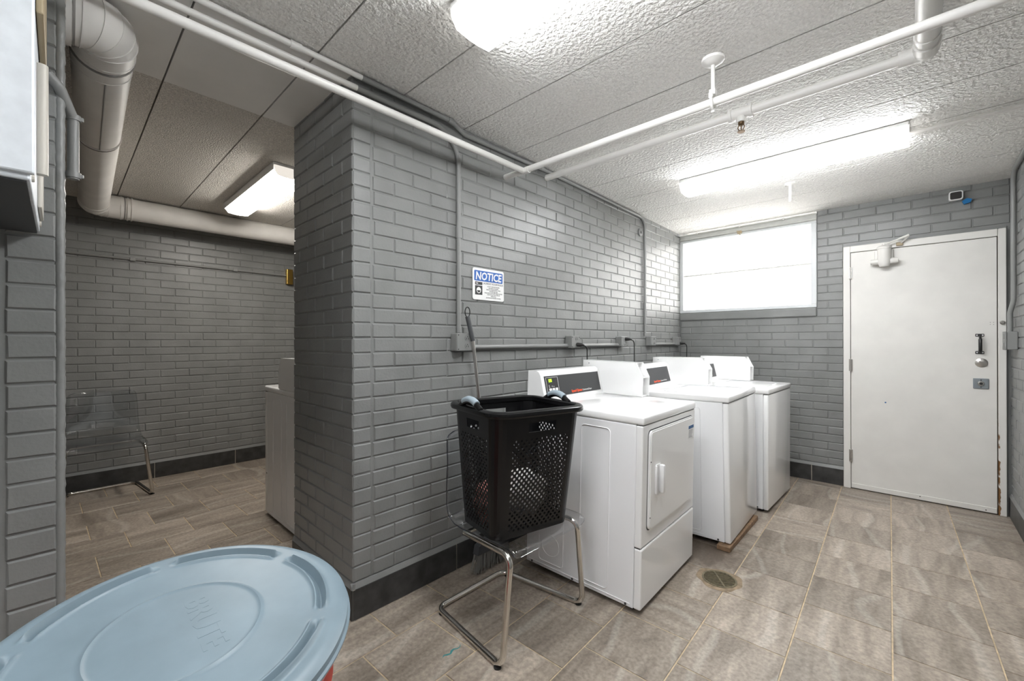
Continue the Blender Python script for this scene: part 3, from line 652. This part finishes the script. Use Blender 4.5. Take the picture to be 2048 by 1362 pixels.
    x = .026+fw*.42
    o = link('brand_lettering', text_mesh('Speed Queen', .0205, 'print_red', ex=.0002, bold=.0008), pn); o.location = (x, .022, .0026)
    wd = max(v.co.x for v in o.data.vertices)
    o = link('product_lettering', text_mesh(product, .0145, 'print_white', ex=.0002, sx=.92), pn); o.location = (x+wd+.005, .023, .0026)
    # coin box
    c0, c1 = cx, cx+.096; prof = [(.288, H+.0005), (.286, H+.118), (.330, H+.204), (.705, H+.204), (.705, H+.0005)]
    cb = MB().prism(prof, c0, c0+.006, 'X').prism(prof, c1-.006, c1, 'X')
    cb.box(c0+.005, c1-.005, .334, .703, H+.199, H+.204); cb.box(c0+.005, c1-.005, .290, .36, H+.112, H+.118); cb.box(c0+.005, c1-.005, .292, .36, H+.0008, H+.006); cb.box(c0+.005, c1-.005, .355, .703, H+.001, H+.199)
    cb = cb.obj('coin_box', 'enamel', t)
    MB().rbox(c0+.028, c1-.028, .345, .356, H+.03, H+.09, .003, 1).obj('coin_door', 'white_plastic', cb)
    MB().lathe([(.004, 0), (.004, -.003), (0, -.003)], (c0, .66, H+.185), 8, 'X').obj('screw', 'label_text', cb)
    # feet
    for x in (.05, Wd-.05):
        for y in (.055, D-.06): MB().lathe([(.02, -loc[2]+(.031 if shim and y < .1 else 0)), (.02, -.004), (.012, -.004), (.012, .004)], (x, y, 0), 14).obj('foot', 'rubber', t)
    return t
machine('clothes_dryer', 'nearest white coin dryer with a front door, touching the clear chair', (1.781, .891, .020), (1.2, .3, 1.65), .679, .8785, .62, 'white coin laundry machines')
machine('washing_machine', 'middle white coin washer propped on a wooden block', (2.707, .777, .036), (-.66, -.4, 1.27), .654, .873, .567, 'white coin laundry machines', 'Commercial Washer', True)
machine('washing_machine', 'far white coin washer standing nearest the door', (3.468, .747, .020), (.23, 0, -1.6), .652, .872, .605, 'white coin laundry machines', 'Commercial Washer')
machine('clothes_dryer', 'white coin machine half hidden behind the pier in the back alcove', (1.012+.683, 3.388, .018), (0, 0, 180), .683, .905, .592, 'white coin laundry machines')
# wooden shim under the middle washer
b = MB().rbox(2.672, 3.30, .772, .845, .001, .031, .003, 1); o = b.obj('wood_block', 'wood'); tag(o, 'brown wooden block under the front of the middle washer', 'wood block')
# ------------------------------------------------------------------ clear cantilever chairs
def chair(label, loc, rotz=0):
    t = thing('clear_chair', label, 'chair', loc, (0, 0, rotz), group='clear plastic cantilever chairs')
    r = .0125
    path = fillet([(-.20, .06, .408), (-.222, -.236, .415), (-.268, -.236, r), (-.212, .235, r), (.212, .235, r), (.268, -.236, r), (.222, -.236, .415), (.20, .06, .408)], .045, 6)
    fr = MB().tube(path, r, 14).obj('frame', 'chrome', t, True)
    for s in (-1, 1):
        for y in (-.21, .20): MB().lathe([(.015, .0004), (.015, .006), (0, .006)], (s*(.268 if y < 0 else .214), y, 0), 12).obj('glide', 'rubber', fr)
    MB().tube([(-.2, .055, .408), (.2, .055, .408)], .010, 10).obj('cross_bar', 'chrome', t, True)
    prof = [(-.272, .412), (-.262, .424), (-.235, .432), (-.16, .434), (-.06, .430), (.03, .430), (.09, .440), (.135, .468), (.163, .515), (.18, .58), (.192, .66), (.202, .74), (.208, .79), (.212, .825)]
    # resample
    pts = []
    for (a, c) in zip(prof, prof[1:]):
        for k in range(3): pts.append((a[0]+(c[0]-a[0])*k/3, a[1]+(c[1]-a[1])*k/3))
    pts.append(prof[-1]); n = len(pts); m = 20; b = MB(); vs = []
    for i, (y, z) in enumerate(pts):
        f = i/(n-1); hw = .238-.012*f if f < .5 else .232-.030*(f-.5)*2
        e = min(f, 1-f)*n
        if e < 3: hw -= .035*(1-math.sqrt(max(0, 1-(1-e/3)**2)))
        for j in range(m+1):
            s = -1+2*j/m; x = hw*s
            back = max(0, min(1, (f-.55)/.25)); seat = 1-max(0, min(1, (f-.35)/.25))
            vs.append((x, y-.035*back*(s*s), z+.012*seat*(s*s)*(1 if f > .1 else f*10)-(.012*(abs(s) > .9)*0)))
    fs = [(i*(m+1)+j, i*(m+1)+j+1, (i+1)*(m+1)+j+1, (i+1)*(m+1)+j) for i in range(n-1) for j in range(m)]
    o = b.add(vs, fs).obj('seat_shell', 'acrylic', t, True, 'acrylic_edge')
    md = o.modifiers.new('thickness', 'SOLIDIFY'); md.thickness = .005; md.offset = 0; md.use_rim = True; md.material_offset_rim = 1
    return t
chair('clear plastic chair on chrome frame carrying the black laundry basket', (1.405, 1.356, 0))
chair('empty clear plastic chair against the far alcove wall', (.248, 4.712, 0))
# ------------------------------------------------------------------ laundry basket
def basket():
    t = thing('laundry_basket', 'tall black perforated laundry basket standing on the clear chair', 'basket', (1.394, 1.294, .4405), (R_(.5), R_(.8), R_(-12)))
    Hh = .500; tw, td, bw, bd = .452, .388, .388, .282
    def dims(z): f = z/Hh; return (bw+(tw-bw)*f)/2, (bd+(td-bd)*f)/2, .045+.02*f
    shell = MB(); P = .0127
    def pt(side, s, z):                      # s: metres along side from its middle
        a, d, rc = dims(z)
        return {0: (s, -d, z), 1: (a, s, z), 2: (-s, d, z), 3: (-a, -s, z)}[side]
    for side in range(4):
        nz = int((Hh-.012)/P); z_0 = .012
        nmax = int(((tw if side % 2 == 0 else td)-.13)/P)
        for iz in range(nz+1):
            za, zb = z_0+iz*P, min(z_0+(iz+1)*P, Hh)
            if iz == nz and zb-za < .002: continue
            a, d, rc = dims((za+zb)/2); half = (a if side % 2 == 0 else d)-rc
            ncol = nmax; cell = 2*half/ncol
            for ic in range(ncol):
                sc = -half+(ic+.5)*cell
                zc = (za+zb)/2
                def p(s, zz, ic=ic):
                    aa, dd, rr = dims(zz); hf = (aa if side % 2 == 0 else dd)-rr
                    return pt(side, s/half*hf, zz)
                # openings under the rim
                if zc > .425 and zc < .475 and abs(sc) < (.055 if side % 2 else .065): continue
                hole = (ic+iz) % 2 == 0 and .03 < zc < .405 and 0 < ic < ncol-1
                c4 = [(sc-cell/2, za), (sc+cell/2, za), (sc+cell/2, zb), (sc-cell/2, zb)]
                if not hole:
                    shell.add([p(*c) for c in c4], [(0, 1, 2, 3)])
                else:
                    oct_ = [(sc+.0058*math.cos(R_(225+45*k)), zc+.0058*math.sin(R_(225+45*k))) for k in range(8)]
                    ring = [c4[0], ((c4[0][0]+c4[1][0])/2, za), c4[1], (c4[1][0], zc), c4[2], (sc, zb), c4[3], (c4[3][0], zc)]
                    shell.add([p(*c) for c in ring+oct_], [(k, (k+1) % 8, 8+(k+1) % 8, 8+k) for k in range(8)])
    # rounded corners, lower band and floor
    zs = [0, .012]+[.012+(Hh-.012)*k/8 for k in range(1, 9)]
    for ci, (sx, sy, a0) in enumerate(((1, 1, 0), (-1, 1, 90), (-1, -1, 180), (1, -1, 270))):
        vs = []
        for zz in zs:
            a, d, rc = dims(zz)
            for k in range(7):
                an = R_(a0+15*k); vs.append((sx*(a-rc)+rc*math.cos(an), sy*(d-rc)+rc*math.sin(an), zz))
        shell.add(vs, [(i*7+k, i*7+k+1, (i+1)*7+k+1, (i+1)*7+k) for i in range(len(zs)-1) for k in range(6)])
    def loop(z, grow=0):
        a, d, rc = dims(z); return [(p, q, z) for p, q in rrect(2*a+2*grow, 2*d+2*grow, rc+grow, 6)]
    l0, l1 = loop(0), loop(.012); n = len(l0)
    shell.add(l0+l1, [(i, (i+1) % n, n+(i+1) % n, n+i) for i in range(n)]); shell.add(l0, [tuple(range(n))])
    me = shell.mesh('body', 'black_plastic'); o = link('body', me, t); md = o.modifiers.new('thickness', 'SOLIDIFY'); md.thickness = .0025; md.offset = -1
    # rim: rolled flange
    a, d, rc = dims(Hh); secs = [(-.004, -.004), (.022, -.002), (.026, .006), (.024, .018), (.016, .024), (-.002, .024), (-.008, .018), (-.008, .0)]
    rb = MB(); rings = [[(p, q, Hh+dz) for p, q in rrect(2*a+2*g, 2*d+2*g, rc+g, 6)] for g, dz in secs]; n = len(rings[0]); k = len(secs)
    rb.add([v for r in rings for v in r], [(i*n+j, i*n+(j+1) % n, ((i+1) % k)*n+(j+1) % n, ((i+1) % k)*n+j) for i in range(k) for j in range(n)])
    rim = rb.obj('rim', 'black_plastic', t, True)
    for s in (-1, 1):
        arc = [(s*(a+.010), -.085+.17*k/16, Hh+.018+.030*math.sin(math.pi*k/16)) for k in range(17)]
        MB().tube(arc, [.013]*17, 10).obj('handle', 'black_plastic', t, True)
        arc2 = [(x, y, z+.0045) for x, y, z in arc[3:14]]
        MB().tube(arc2, [.0150]*len(arc2), 10).obj('grip_pad', 'grip_grey', t, True)
    return t
basket()
def lump(name, label, m, c, sx, sy, sz, seed, group=None):
    rnd = random.Random(seed); bm = bmesh.new(); bmesh.ops.create_icosphere(bm, subdivisions=4, radius=1)
    ph = [rnd.uniform(0, 6) for _ in range(9)]
    for v in bm.verts:
        x, y, z = v.co; f = 1+.10*math.sin(5*x+ph[0]+2*y)+.09*math.sin(6*y+ph[1]+3*z)+.07*math.sin(9*z+ph[2]+4*x)+.05*math.sin(13*x+7*y+ph[3])+.03*math.sin(21*y+11*z+ph[4])
        v.co = Vector((x*sx*f, y*sy*f, z*sz*f))
    me = bpy.data.meshes.new(name); bm.to_mesh(me); bm.free(); me.materials.append(MT[m])
    for p in me.polygons: p.use_smooth = True
    o = link(name, me); o.location = c; o.rotation_euler = (0, 0, R_(-12)); return tag(o, label, 'laundry', group)
lump('laundry_pile', 'white crumpled laundry showing through the front of the black basket', 'cloth_white', (1.43, 1.262, .565), .105, .062, .095, 3)
lump('laundry_pile', 'pink laundry showing through the left side of the black basket', 'cloth_pink', (1.262, 1.335, .545), .040, .068, .085, 5)
# ------------------------------------------------------------------ broom
t = thing('broom', 'grey broom leaning on the brick wall behind the clear chair', 'broom', (0, 0, 0))
top, mid = at(935, 633, 'Y', 1.748), at(946, 682, 'Y', 1.732); low = at(957, 785, 'Y', 1.722); low = mid+(low-mid)*((mid.z-.165)/(mid.z-low.z))
MB().tube([top, mid+(low-mid)*.0], [.013, .0125], 14).obj('grip', 'broom_grip', t, True)
MB().tube([mid, low], .0095, 12).obj('shaft', 'steel', t, True)
dv = (top-mid).normalized()
MB().tube([top+dv*.0+Vector((.004*math.sin(a), 0, 0))+Vector((.013*math.sin(a), 0, .024-.027*math.cos(a))) for a in [2*math.pi*k/18 for k in range(18)]], .0028, 8, closed=True).obj('hang_loop', 'rubber', t, True)
hc = Vector((low.x-.01, low.y, .145))
MB().prism([(-.125, -.045), (.125, -.045), (.115, .0), (.04, .022), (-.04, .022), (-.115, .0)], -.02, .02, 'Y').obj('head', 'broom_grip', t).location = hc
b = MB(); rnd = random.Random(2)
for k in range(300):
    x = rnd.uniform(-.122, .122); y = rnd.uniform(-.017, .017); p = hc+Vector((x, y, -.043)); e = Vector((hc.x+x*1.12-.01+rnd.uniform(-.006, .006), hc.y+y*1.6+rnd.uniform(-.01, .006), .002+rnd.uniform(0, .012)))
    b.tube([p, (p+e)/2+Vector((rnd.uniform(-.003, .003), 0, 0)), e], [.0017, .0017, .0011], 4, cap=False)
tag(b.obj('bristles', 'bristle', t), None, kind='stuff')
# ------------------------------------------------------------------ bin and lid
LC, LN, LR = Vector((.149, .969, .7162)), Vector((-.028, -.108, 1)).normalized(), .285
q = LN.to_track_quat('Z', 'Y'); lid = thing('bin_lid', 'round blue grey plastic bin lid with raised grips', 'bin lid', LC); lid.rotation_mode = 'QUATERNION'; lid.rotation_quaternion = q
b = MB(); NR, NT = 110, 240
def lid_h(r, th):
    z = 0.0
    if r > .262: z -= .010*((r-.262)/.023)**2
    z += .0022*math.exp(-((r-.128)/.0035)**2) + (.0012 if r < .128 else 0)
    ph = (th/(2*math.pi)*6+.30) % 1; e = min(ph, 1-ph)
    if e > .065:
        k = min(1, (e-.065)/.03)
        z += k*(.0085*math.exp(-((r-.244)/.0035)**2) - .0100*math.exp(-((r-.234)/.0045)**2) + .0045*math.exp(-((r-.224)/.0035)**2))
    return z
vs = [(0, 0, lid_h(0, 0))]
for i in range(1, NR+1):
    r = LR*i/NR
    for k in range(NT):
        th = 2*math.pi*k/NT; vs.append((r*math.cos(th), r*math.sin(th), lid_h(r, th)))
fs = [(0, 1+k, 1+(k+1) % NT) for k in range(NT)]+[(1+(i-1)*NT+k, 1+i*NT+k, 1+i*NT+(k+1) % NT, 1+(i-1)*NT+(k+1) % NT) for i in range(1, NR) for k in range(NT)]
b.add(vs, fs); b.obj('lid_top', 'lid_blue', lid, True)
MB().lathe([(LR, -.010), (LR+.0005, -.022), (LR+.005, -.024), (LR+.005, -.028), (LR-.004, -.028), (LR-.005, -.012)], seg=96).obj('lid_skirt', 'lid_blue', lid, True)
me = text_mesh('BRUTE', .055, 'lid_blue', ex=.0004, bold=.001, align='CENTER'); o = link('embossed_lettering', me, lid); o.location = (.02, .0, .0012); o.rotation_euler = (0, 0, R_(-75))
BC = (.13, .94); BZ = .645
bn = thing('waste_bin', 'red rimmed waste bin under the tilted blue grey lid', 'bin', (BC[0], BC[1], 0))
MB().lathe([(.0, .004), (.205, .004), (.215, .02), (.254, .59), (.263, .60), (.263, BZ-.004), (.259, BZ), (.253, BZ), (.249, BZ-.006), (.243, .59), (.206, .024), (0, .024)], seg=64).obj('body', 'bin_red', bn, True)
MB().lathe([(.240, .605), (.240, .640), (.20, .668), (.12, .692), (0, .700)], seg=40).obj('liner', 'rubber', bn, True)
for s in (0, math.pi):
    h = MB().tube([(.262, -.06, .56), (.285, -.055, .55), (.292, 0, .545), (.285, .055, .55), (.262, .06, .56)], .009, 8).obj('handle', 'bin_red', bn, True); h.rotation_euler = (0, 0, s+.9)
# ------------------------------------------------------------------ floor drain
DC = Vector((2.344, .728, 0)); ang = YAW-math.pi/2+R_(-6)
dn = thing('floor_drain', 'round rusty floor drain grate between dryer and washer', 'drain', DC, (0, 0, ang))
b = MB(); rr = [(.108+.006*math.sin(3*a+1)+.004*math.sin(7*a)) for a in [2*math.pi*k/40 for k in range(40)]]
b.add([(rr[k]*math.cos(2*math.pi*k/40), rr[k]*math.sin(2*math.pi*k/40), .0006) for k in range(40)]+[((rr[k]-.012)*math.cos(2*math.pi*k/40), (rr[k]-.012)*math.sin(2*math.pi*k/40), .003) for k in range(40)]+[(.082*math.cos(2*math.pi*k/40), .082*math.sin(2*math.pi*k/40), .0022) for k in range(40)],
      [(i*40+k, i*40+(k+1) % 40, (i+1)*40+(k+1) % 40, (i+1)*40+k) for i in range(2) for k in range(40)]); b.obj('mortar_bed', 'drain_mortar', dn, True)
MB().lathe([(.0, .0008), (.083, .0008), (.083, .0012), (0, .0012)], seg=40).obj('sump', 'dark_gap', dn)
MB().lathe([(.074, .001), (.074, .0042), (.083, .0042), (.083, .001)], seg=40).obj('grate_ring', 'drain_metal', dn)
for k in range(-6, 7):
    y = k*.0112; x = math.sqrt(max(0, .075**2-y*y))
    if x > .01: MB().box(-x, x, y-.0026, y+.0026, .0013, .004).obj('slat', 'drain_metal', dn)
MB().box(-.004, .004, -.075, .075, .0013, .0043).obj('cross_bar', 'drain_metal', dn)
# ------------------------------------------------------------------ exhaust duct
du = thing('exhaust_duct', 'thick pale exhaust duct running along the alcove ceiling', 'duct', (.15, 2.1, 2.335)); inv = Matrix.Translation(du.location).inverted()
ZD = 2.335; RD = .088
def dpart(name, mb, m='duct_paint'):
    o = mb.obj(name, m, du, True); o.matrix_parent_inverse = inv; return o
def elbow(a, c, e, r, n): return fillet([a, c, e], r, n)
p1 = elbow((XJ-.02, 2.045, ZD), (.108, 2.045, ZD), (.112, 2.20, ZD), .10, 4)
dpart('near_elbow', MB().tube(p1, RD+.003, 32))
dpart('long_run', MB().tube([(.111, 2.17, ZD), (.185, 4.60, ZD)], [RD, RD-.001], 32))
p2 = elbow((.184, 4.56, ZD), (.188, 4.722, ZD), (.36, 4.722, ZD), .11, 4)
dpart('far_elbow', MB().tube(p2, RD+.003, 32))
dpart('wall_run', MB().tube([(.32, 4.722, ZD), (XE-.05, 4.722, ZD)], RD, 32))
def band(c, d, r=RD+.006, w=.010, m='duct_paint'):
    d = Vector(d).normalized(); c = Vector(c); dpart('band', MB().tube([c-d*w/2, c+d*w/2], r, 32), m)
for y in (2.185, 2.215, 2.30, 3.1, 3.13): band((.111+.0305*(y-2.17), y, ZD), (.03, 1, 0), RD+(.005 if y not in (2.30, 3.13) else .002), .008, 'duct_paint' if y not in (2.215, 3.13) else 'duct_seam')
for x in (.345, .385, .41): band((x, 4.722, ZD), (1, 0, 0), RD+.006, .010)
for x in (.365, ): band((x, 4.722, ZD), (1, 0, 0), RD+.0035, .008, 'duct_seam')
band((XJ+.012, 2.045, ZD), (1, 0, 0), RD+.010, .014); band((XJ+.024, 2.045, ZD), (1, 0, 0), RD+.006, .006, 'duct_seam')
for k in range(1, len(p1)-1):
    d = p1[k+1]-p1[k-1]; band(p1[k], d, RD+.0055, .004)
for k in range(1, len(p2)-1):
    d = p2[k+1]-p2[k-1]; band(p2[k], d, RD+.0055, .004)
dpart('seam', MB().tube([(.124, 2.3, ZD-RD-.001), (.146, 3.1, ZD-RD-.001)], .003, 6), 'duct_seam')
# ------------------------------------------------------------------ alcove wall conduit
a, c = at(127, 504, 'Y', YF-.012), at(572, 551, 'Y', YF-.012); zc = (a.z+c.z)/2
t = thing('alcove_conduit', 'thin dark conduit crossing the far alcove wall', 'conduit', (0, YF-.012, zc))
MB().tube([(-.6, 0, .006), (c.x, 0, -.004)], .010, 10).obj('tube', 'grey_pipe_paint', t, True)
for px in (265, 470):
    x = at(px, 530, 'Y', YF).x; MB().rbox(x-.02, x+.02, -.013, .012, -.015, .015, .004).obj('strap', 'grey_pipe_paint', t)
o = MB().rbox(c.x-.002, c.x+.06, YF-.05, YF, zc-.10, zc+.065, .004).obj('brass_box', 'brass'); tag(o, 'small brass coloured box at the end of the alcove conduit', 'electrical box')
# ------------------------------------------------------------------ jamb cabinet and conduit
cb = thing('metal_cabinet', 'grey metal electrical cabinet at the left edge above eye level', 'cabinet', (-.30, Y0, 1.55))
MB().rbox(-.35, .262, -.573, -.006, 0, .655, .004).obj('body', 'galvanised', cb)
MB().rbox(-.35, .268, -.580, -.566, .012, .645, .004).obj('door', 'galvanised', cb)
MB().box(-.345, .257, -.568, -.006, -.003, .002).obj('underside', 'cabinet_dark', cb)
MB().rbox(.263, .276, -.34, -.02, .45, .655, .004).obj('side_bracket', 'tan_metal', cb)
MB().tube([(.270, -.25, .10), (.270, -.25, .37)], .012, 14).obj('side_lever', 'beige_metal', cb, True)
MB().rbox(.262, .270, -.20, -.02, .03, .20, .003).obj('side_plate', 'beige_metal', cb)
for y in (-.52, -.03): MB().lathe([(.009, 0), (.008, .004), (0, .004)], (.262, y, .02), 10, 'X').obj('screw', 'beige_metal', cb)
zt, zb = at(136, 240, 'Y', 1.88).z, at(136, 360, 'Y', 1.88).z
jc = thing('jamb_conduit', 'short grey conduit hooking round the left brick jamb', 'conduit', (.028, 1.86, zb)); inv2 = Matrix.Translation(jc.location).inverted()
o = MB().tube(fillet([(-.024, 1.79, zt+.085), (.0, 1.80, zt+.06), (.029, 1.86, zt), (.029, 1.86, zb)], .03, 5), .0135, 12).obj('tube', 'grey_pipe_paint', jc, True); o.matrix_parent_inverse = inv2
for zz in (zt+.003, zb+.012): 
    o = MB().tube([(.029, 1.86, zz-.008), (.029, 1.86, zz+.008)], .0175, 12).rbox(.03, .052, 1.855, 1.865, zz-.006, zz+.006, .002).obj('strap', 'grey_pipe_paint', jc, True); o.matrix_parent_inverse = inv2
# ------------------------------------------------------------------ right wall conduit and box, camera
a = at(2027, 500, 'Y', YR+.016); zb = 1.285
solo_tube('wall_conduit', 'grey conduit running down the right wall into a switch box', fillet([(a.x-.75, YR+.016, ceil_z(4)-.02), (a.x, YR+.016, ceil_z(4)-.03), (a.x, YR+.016, 1.5), (a.x+.02, YR+.03, 1.42), (a.x+.02, YR+.03, zb)], .09), .013, 'grey_pipe_paint')
t = thing('switch_box', 'grey double switch box on the right wall beside the door', 'switch box', (a.x+.015, YR, 1.235))
MB().rbox(-.05, .05, 0, .052, -.06, .06, .006).obj('box', 'grey_pipe_paint', t)
MB().rbox(-.055, .055, .050, .058, -.062, .062, .004).obj('cover', 'grey_pipe_paint', t)
for zz in (-.026, .026): MB().rbox(-.014, .014, .057, .062, zz-.014, zz+.014, .004).obj('receptacle', 'grey_pipe_paint', t)
t = thing('security_camera', 'small white security camera with black face above the door', 'camera', (XW, -.243, 2.306))
MB().prism(rrect(.074, .066, .014), -.045, -.004, 'X').obj('housing', 'white_plastic', t)
MB().prism(rrect(.060, .052, .010), -.0465, -.0445, 'X').obj('face', 'keypad_black', t)
MB().rbox(-.006, .0, -.02, .02, -.02, .02, .002).obj('mount', 'white_plastic', t)
b = MB().prism([(-.275, 2.262), (-.300, 2.278), (-.326, 2.268), (-.318, 2.246), (-.285, 2.238)], XW-.028, XW-.0005, 'X'); tag(b.obj('blue_clip', 'blue_plastic'), 'small bright blue clip beside the security camera', 'clip')
